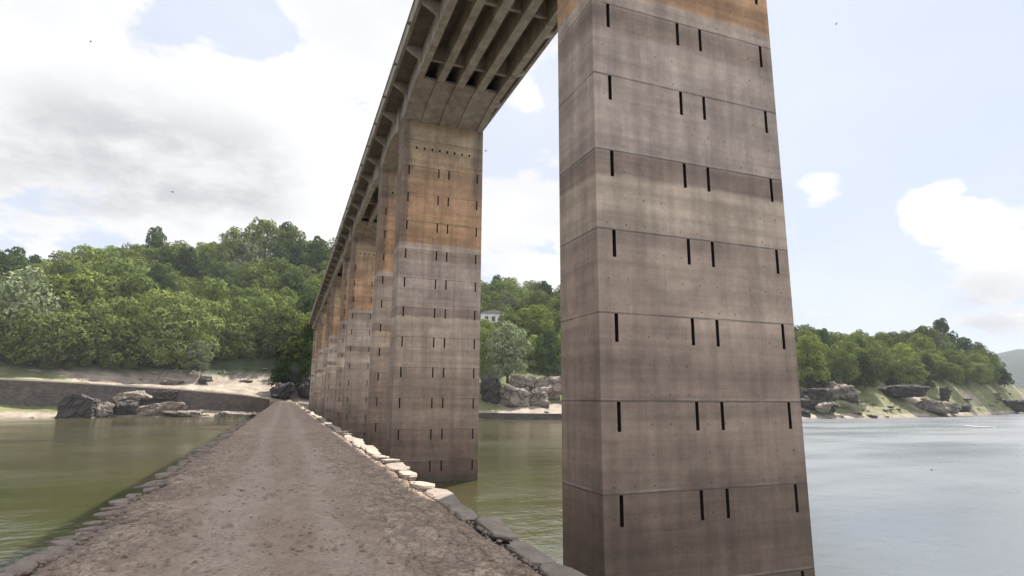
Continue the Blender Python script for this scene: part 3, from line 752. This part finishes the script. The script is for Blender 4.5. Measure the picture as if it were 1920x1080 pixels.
NAMED = [
 (240, 405, 543, 688, 208, 'olive', 'largest rounded light green tree low on the left bank, spreading over the shore', BIG),
 (410, 512, 573, 662, 222, 'olive', 'round yellowish green tree at the foot of the left wood, right of the largest tree', None),
 (498, 578, 584, 662, 222, 'olive', 'round yellowish green tree closest to the far end of the bridge', None),
 (52, 152, 585, 672, 206, 'olive', 'round olive tree at the shore near the left frame edge', None),
 (145, 250, 588, 680, 208, 'green', 'low spreading tree between the olive tree and the largest tree on the left bank', None),
 (60, 218, 503, 640, 235, 'bright', 'broad fresh green dome of a tree standing high behind the olive shore tree', None),
 (-40, 100, 505, 660, 222, 'silver', 'broad grey green tree cut by the left frame edge', None),
 (328, 436, 516, 640, 232, 'green', 'dark topped round tree behind and right of the largest tree', None),
 (345, 398, 640, 690, 200, 'silver', 'small pale grey green bush at the right foot of the largest tree', None),
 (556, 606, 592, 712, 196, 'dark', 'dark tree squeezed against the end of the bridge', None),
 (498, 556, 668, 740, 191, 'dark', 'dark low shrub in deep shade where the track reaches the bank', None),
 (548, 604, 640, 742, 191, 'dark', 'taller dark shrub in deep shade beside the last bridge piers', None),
 (905, 998, 604, 706, 172, 'silver', 'big pale grey green tree above the boulders between the two near piers', None),
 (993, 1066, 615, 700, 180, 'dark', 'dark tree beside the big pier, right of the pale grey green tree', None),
 (962, 1040, 572, 632, 205, 'bright', 'fresh green tree behind the pale grey green one between the piers', None),
 (880, 930, 615, 700, 176, 'olive', 'olive shrub peeping out behind the right edge of the second pier', None),
 (1483, 1560, 628, 712, 214, 'bright', 'bright green tree right beside the big pier on the right bank', None),
 (1556, 1612, 655, 712, 222, 'green', 'green bush with rounded top, second tree from the big pier', None),
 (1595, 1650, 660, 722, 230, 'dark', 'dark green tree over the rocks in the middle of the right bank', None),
 (1675, 1738, 668, 718, 248, 'olive', 'olive tree above the long dark ledge on the right bank', None),
 (1762, 1808, 680, 712, 282, 'olive', 'round low olive bush, left one of two on the right headland', None),
 (1815, 1862, 680, 716, 300, 'olive', 'round low olive bush, right one of two on the right headland', None),
 (1724, 1760, 664, 714, 268, 'dark', 'dark green tree left of the two round bushes on the headland', None),
 (1866, 1902, 690, 722, 335, 'dark', 'dark low tree at the tip of the right headland', None),
 (1712, 1766, 612, 672, 318, 'green', 'wide crowned tree rising highest on the right headland skyline', None),
 (1826, 1850, 640, 690, 345, 'green', 'small lone tree sticking up on the falling skyline of the headland', None),
 (400, 472, 424, 505, 318, 'green', 'left of the three tall spreading trees on the ridge', None),
 (446, 528, 410, 500, 322, 'green', 'middle and tallest of the three tall spreading trees on the ridge', None),
 (508, 572, 420, 505, 322, 'green', 'right of the three tall spreading trees on the ridge', None),
]
taken = []
for a, b, c, d, rr, kd, lab, ms in NAMED:
    t = tree_px(a, b, c, d, rr, kd, lab, name='shrub' if 'bush' in lab or 'shrub' in lab else 'tree', mesh=ms); taken.append((t.location.x, t.location.y, (b-a)*rr*SC*.33))
def scatter(px0, px1, n, wr, kinds, labs, group, seed, tmax=1.0, tmin=0., lo=5, hi=7, spread=.54):
    r = random.Random(seed); placed = []; tries = 0
    a0, a1 = az_of(px0), az_of(px1)
    while len(placed) < n and tries < 12000:
        tries += 1; az = r.uniform(a0, a1); p = col_pts(az); f = r.uniform(tmin, tmax)
        rad = p[lo][0]+(p[hi][0]+12-p[lo][0])*f; x, y = rad*math.sin(math.radians(az)), rad*math.cos(math.radians(az))
        w = r.uniform(*wr)
        if any(math.hypot(x-q[0], y-q[1]) < (w+q[2])*.5*spread for q in placed) or any(math.hypot(x-q[0], y-q[1]) < q[2]*.6 for q in taken): continue
        placed.append((x, y, w))
        i = r.choices(range(len(kinds)), [k[1] for k in kinds])[0]
        h = w*r.uniform(.85, 1.2) * (1.25 if kinds[i][0] == 'dark' else 1)
        tree(x, y, ground_z(az, rad)-.06*h, w, h, kinds[i][0], labs[kinds[i][0]], group, rr=r)
    return len(placed)
def shrubs(px0, px1, n, lo, size, where, group, seed):
    r = random.Random(seed)
    for i in range(n):
        az = r.uniform(az_of(px0), az_of(px1)); p = col_pts(az); rad = p[lo][0]+r.uniform(-5, 4); w = size*r.uniform(.6, 1.3); q = math.radians(az); kd = r.choice(('green', 'olive', 'dark', 'silver'))
        tree(rad*math.sin(q), rad*math.cos(q), ground_z(az, rad)-.1, w, w*r.uniform(.6, .85), kd, 'small %s shrub at the foot of %s' % ({'green': 'green', 'olive': 'olive', 'dark': 'dark green', 'silver': 'grey green'}[kd], where), group, 'shrub', rr=r)
shrubs(0, 500, 16, 5, 5.5, 'the left wood', 'small shrubs along the foot of the left wood', 71)
shrubs(1495, 1900, 20, 5, 4.5, 'the wood on the right headland', 'small shrubs along the foot of the right wood', 72)
G1 = 'trees of the dense wood on the left hillside'
LB = lambda where: {'green': 'mid green rounded tree among many '+where, 'bright': 'fresh green rounded tree among many '+where, 'dark': 'dark ragged tree among many '+where,
    'olive': 'olive rounded tree among many '+where, 'silver': 'grey green rounded tree among many '+where}
c1 = scatter(-110, 640, 185, (14, 22), [('green', 6), ('bright', 2.2), ('dark', 2), ('olive', 1), ('silver', .8)], LB('in the dense wood on the left hillside'), G1, 21)
c2 = scatter(880, 1075, 34, (11, 18), [('green', 5), ('bright', 2), ('dark', 2), ('silver', 1)], LB('on the slope seen between the two near piers'), 'trees on the slope between the piers', 22)
c3 = scatter(1470, 1870, 80, (9, 15), [('green', 5), ('bright', 2.5), ('dark', 1.6), ('olive', 1.5), ('silver', .6)], LB('on the wooded right headland'), 'trees on the right headland', 23)
print('trees', c1, c2, c3)
# ---------------------------------------------------------------- white house on the slope
M_white = material('white_render', lambda T, p: (T.ramp(T.noise(p, .8, 4), [(.3, (.50, .48, .44)), (.7, (.68, .66, .62))]), .8))
M_roof = material('grey_roof_tiles', lambda T, p: (T.ramp(T.noise(p, 2., 3, sc=(1., 1., 6.)), [(.3, (.16, .15, .15)), (.7, (.28, .26, .26))]), .85))
M_glass = material('dark_window_glass', lambda T, p: ((.03, .035, .04), .15))
hp = at_r(928, 608, 214); az = math.atan2(hp.x, hp.y)
house = empty('house', hp); tag(house, 'small white house half hidden by trees on the slope between the two near piers', 'house')
def hpart(name, V, F, m, par=house):
    me = bpy.data.meshes.new(name); me.from_pydata(V, [], F); me.update(); me.materials.append(m); o = bpy.data.objects.new(name, me); COL.objects.link(o); o.parent = par; return fixn(o)
V, F = [], []; box(V, F, -5.2, 4.6, 0, 6, -4, 4.0); hw = hpart('wall', V, F, M_white)
V, F = [], []; prism_y(V, F, [(-5.6, 4.005), (5.0, 4.005), (4.2, 4.4), (-.3, 5.4), (-4.8, 4.4)], -.4, 6.4); hpart('roof', V, F, M_roof)
for wx in (-3.8, -1.2, 1.6):
    V, F = [], []; box(V, F, wx, wx+1.3, -.05, -.004, 1.2, 2.9); wi = hpart('window', V, F, M_glass)
    V, F = [], []; box(V, F, wx-.12, wx+1.42, -.12, -.055, .98, 1.16); s_ = hpart('sill', V, F, M_white, wi)
house.rotation_euler = (0, 0, -az+.15)
V, F = [], []; 
wall([(896, 613, 622, 207), (930, 613, 622, 206), (968, 616, 624, 206)], .8, 'terrace_wall', 'pale terrace wall on the slope below the white house', m=M_white)
# ---------------------------------------------------------------- small things on the water and birds
bp = at_z(1836, 801, ZW)
hull = bmesh.new(); V, F = [], []
n = 12; L = 5.0
for i in range(n+1):
    t = i/n; w = .62*math.sin(math.pi*min(1, max(.02, t*.96+.02)))**.6; x = (t-.5)*L
    V += [(x, -w, .17+.08*abs(t-.5)*2), (x, -w*.75, -.05), (x, 0, -.18), (x, w*.75, -.05), (x, w, .17+.08*abs(t-.5)*2), (x, 0, .19+.07*abs(t-.5)*2)]
for i in range(n):
    for j in range(6): F.append((i*6+j, i*6+(j+1) % 6, i*6+6+(j+1) % 6, i*6+6+j))
F += [tuple(range(6)), tuple(reversed(range(n*6, n*6+6)))]
M_boat = material('white_hull_paint', lambda T, p: ((.82, .82, .80), .35))
boat = fixn(pyd('small_boat', V, F, M_boat, smooth=True)); boat.location = bp; boat.rotation_euler = (0, 0, -math.atan2(bp.x, bp.y)-.1)
tag(boat, 'long low white boat lying on the open water at far right', 'boat')
M_bird = material('dark_feathers', lambda T, p: ((.02, .018, .018), .7))
def bird(loc, size, fly, label, rz=0.):
    V, F = [], []; rs = 8; pr = [(-.5, .02, .02), (-.38, .07, .05), (-.1, .14, .12), (.15, .15, .13), (.32, .09, .09), (.42, .085, .10), (.50, .07, .06), (.60, .008, .008)]
    for k, (x, ry, rzz) in enumerate(pr):
        up = .10*max(0, (x-.25)/.2) if not fly else 0
        for i in range(rs): a = i*6.283/rs; V.append((x*size, math.cos(a)*ry*size, (math.sin(a)*rzz+min(up, .14))*size))
    for k in range(len(pr)-1):
        for i in range(rs): F.append((k*rs+i, k*rs+(i+1) % rs, (k+1)*rs+(i+1) % rs, (k+1)*rs+i))
    F += [tuple(reversed(range(rs))), tuple(range((len(pr)-1)*rs, len(pr)*rs))]
    e = empty('bird', loc); e.rotation_euler = (0, 0, rz)
    for nm, v, f in [('body', V, F)]:
        o = pyd(nm, v, f, M_bird, None, True); o.parent = e
    if fly:
        for s in (-1, 1):
            v = [(.2, .05*s, .05), (-.1, .05*s, .05), (-.12, .5*s, .22), (.14, .45*s, .22), (-.28, 1.0*s, .12)]
            v += [(x, y, z-.025) for x, y, z in v]; v = [(x*size, y*size, z*size) for x, y, z in v]
            f = [(0, 1, 2, 3), (3, 2, 4), (8, 7, 6, 5), (9, 7, 8), (0, 3, 8, 5), (3, 4, 9, 8), (4, 2, 7, 9), (2, 1, 6, 7), (1, 0, 5, 6)]
            o = fixn(pyd('wing', v, f, M_bird)); o.parent = e
    tag(e, label, 'bird'); return e
bird(at_z(1747, 882, ZW)+Vector((0, 0, .03)), .34, False, 'small dark bird swimming on the grey water at right', 1.)
bird(ray(323, 360)*26, .13, True, 'dark bird flying in front of the grey cloud at left', .7)
bird(ray(911, 283)*30, .14, True, 'dark bird flying just right of the second pier', 2.)
bird(ray(1568, 45)*30, .12, True, 'dark bird flying high to the right of the big pier', 2.6)
bird(ray(170, 78)*28, .12, True, 'dark bird flying high in the upper left sky', .2)
bird(ray(453, 920)*5.5, .05, True, 'tiny dark swallow flying low over the left side of the track', 1.2)
# ---------------------------------------------------------------- thin haze
V, F = [], []; box(V, F, -2450, 2450, -500, 2450, -10, 190)
m = bpy.data.materials.new('valley_haze'); m.use_nodes = True; T = NT(m.node_tree)
pv = T.n('ShaderNodeVolumePrincipled', Color=(.86, .90, .96), Density=.00016)
T.n('ShaderNodeOutputMaterial', Volume=pv.outputs[0])
HAZE = True
if HAZE:
    hz = pyd('haze', V, F, m); tag(hz, kind='stuff')
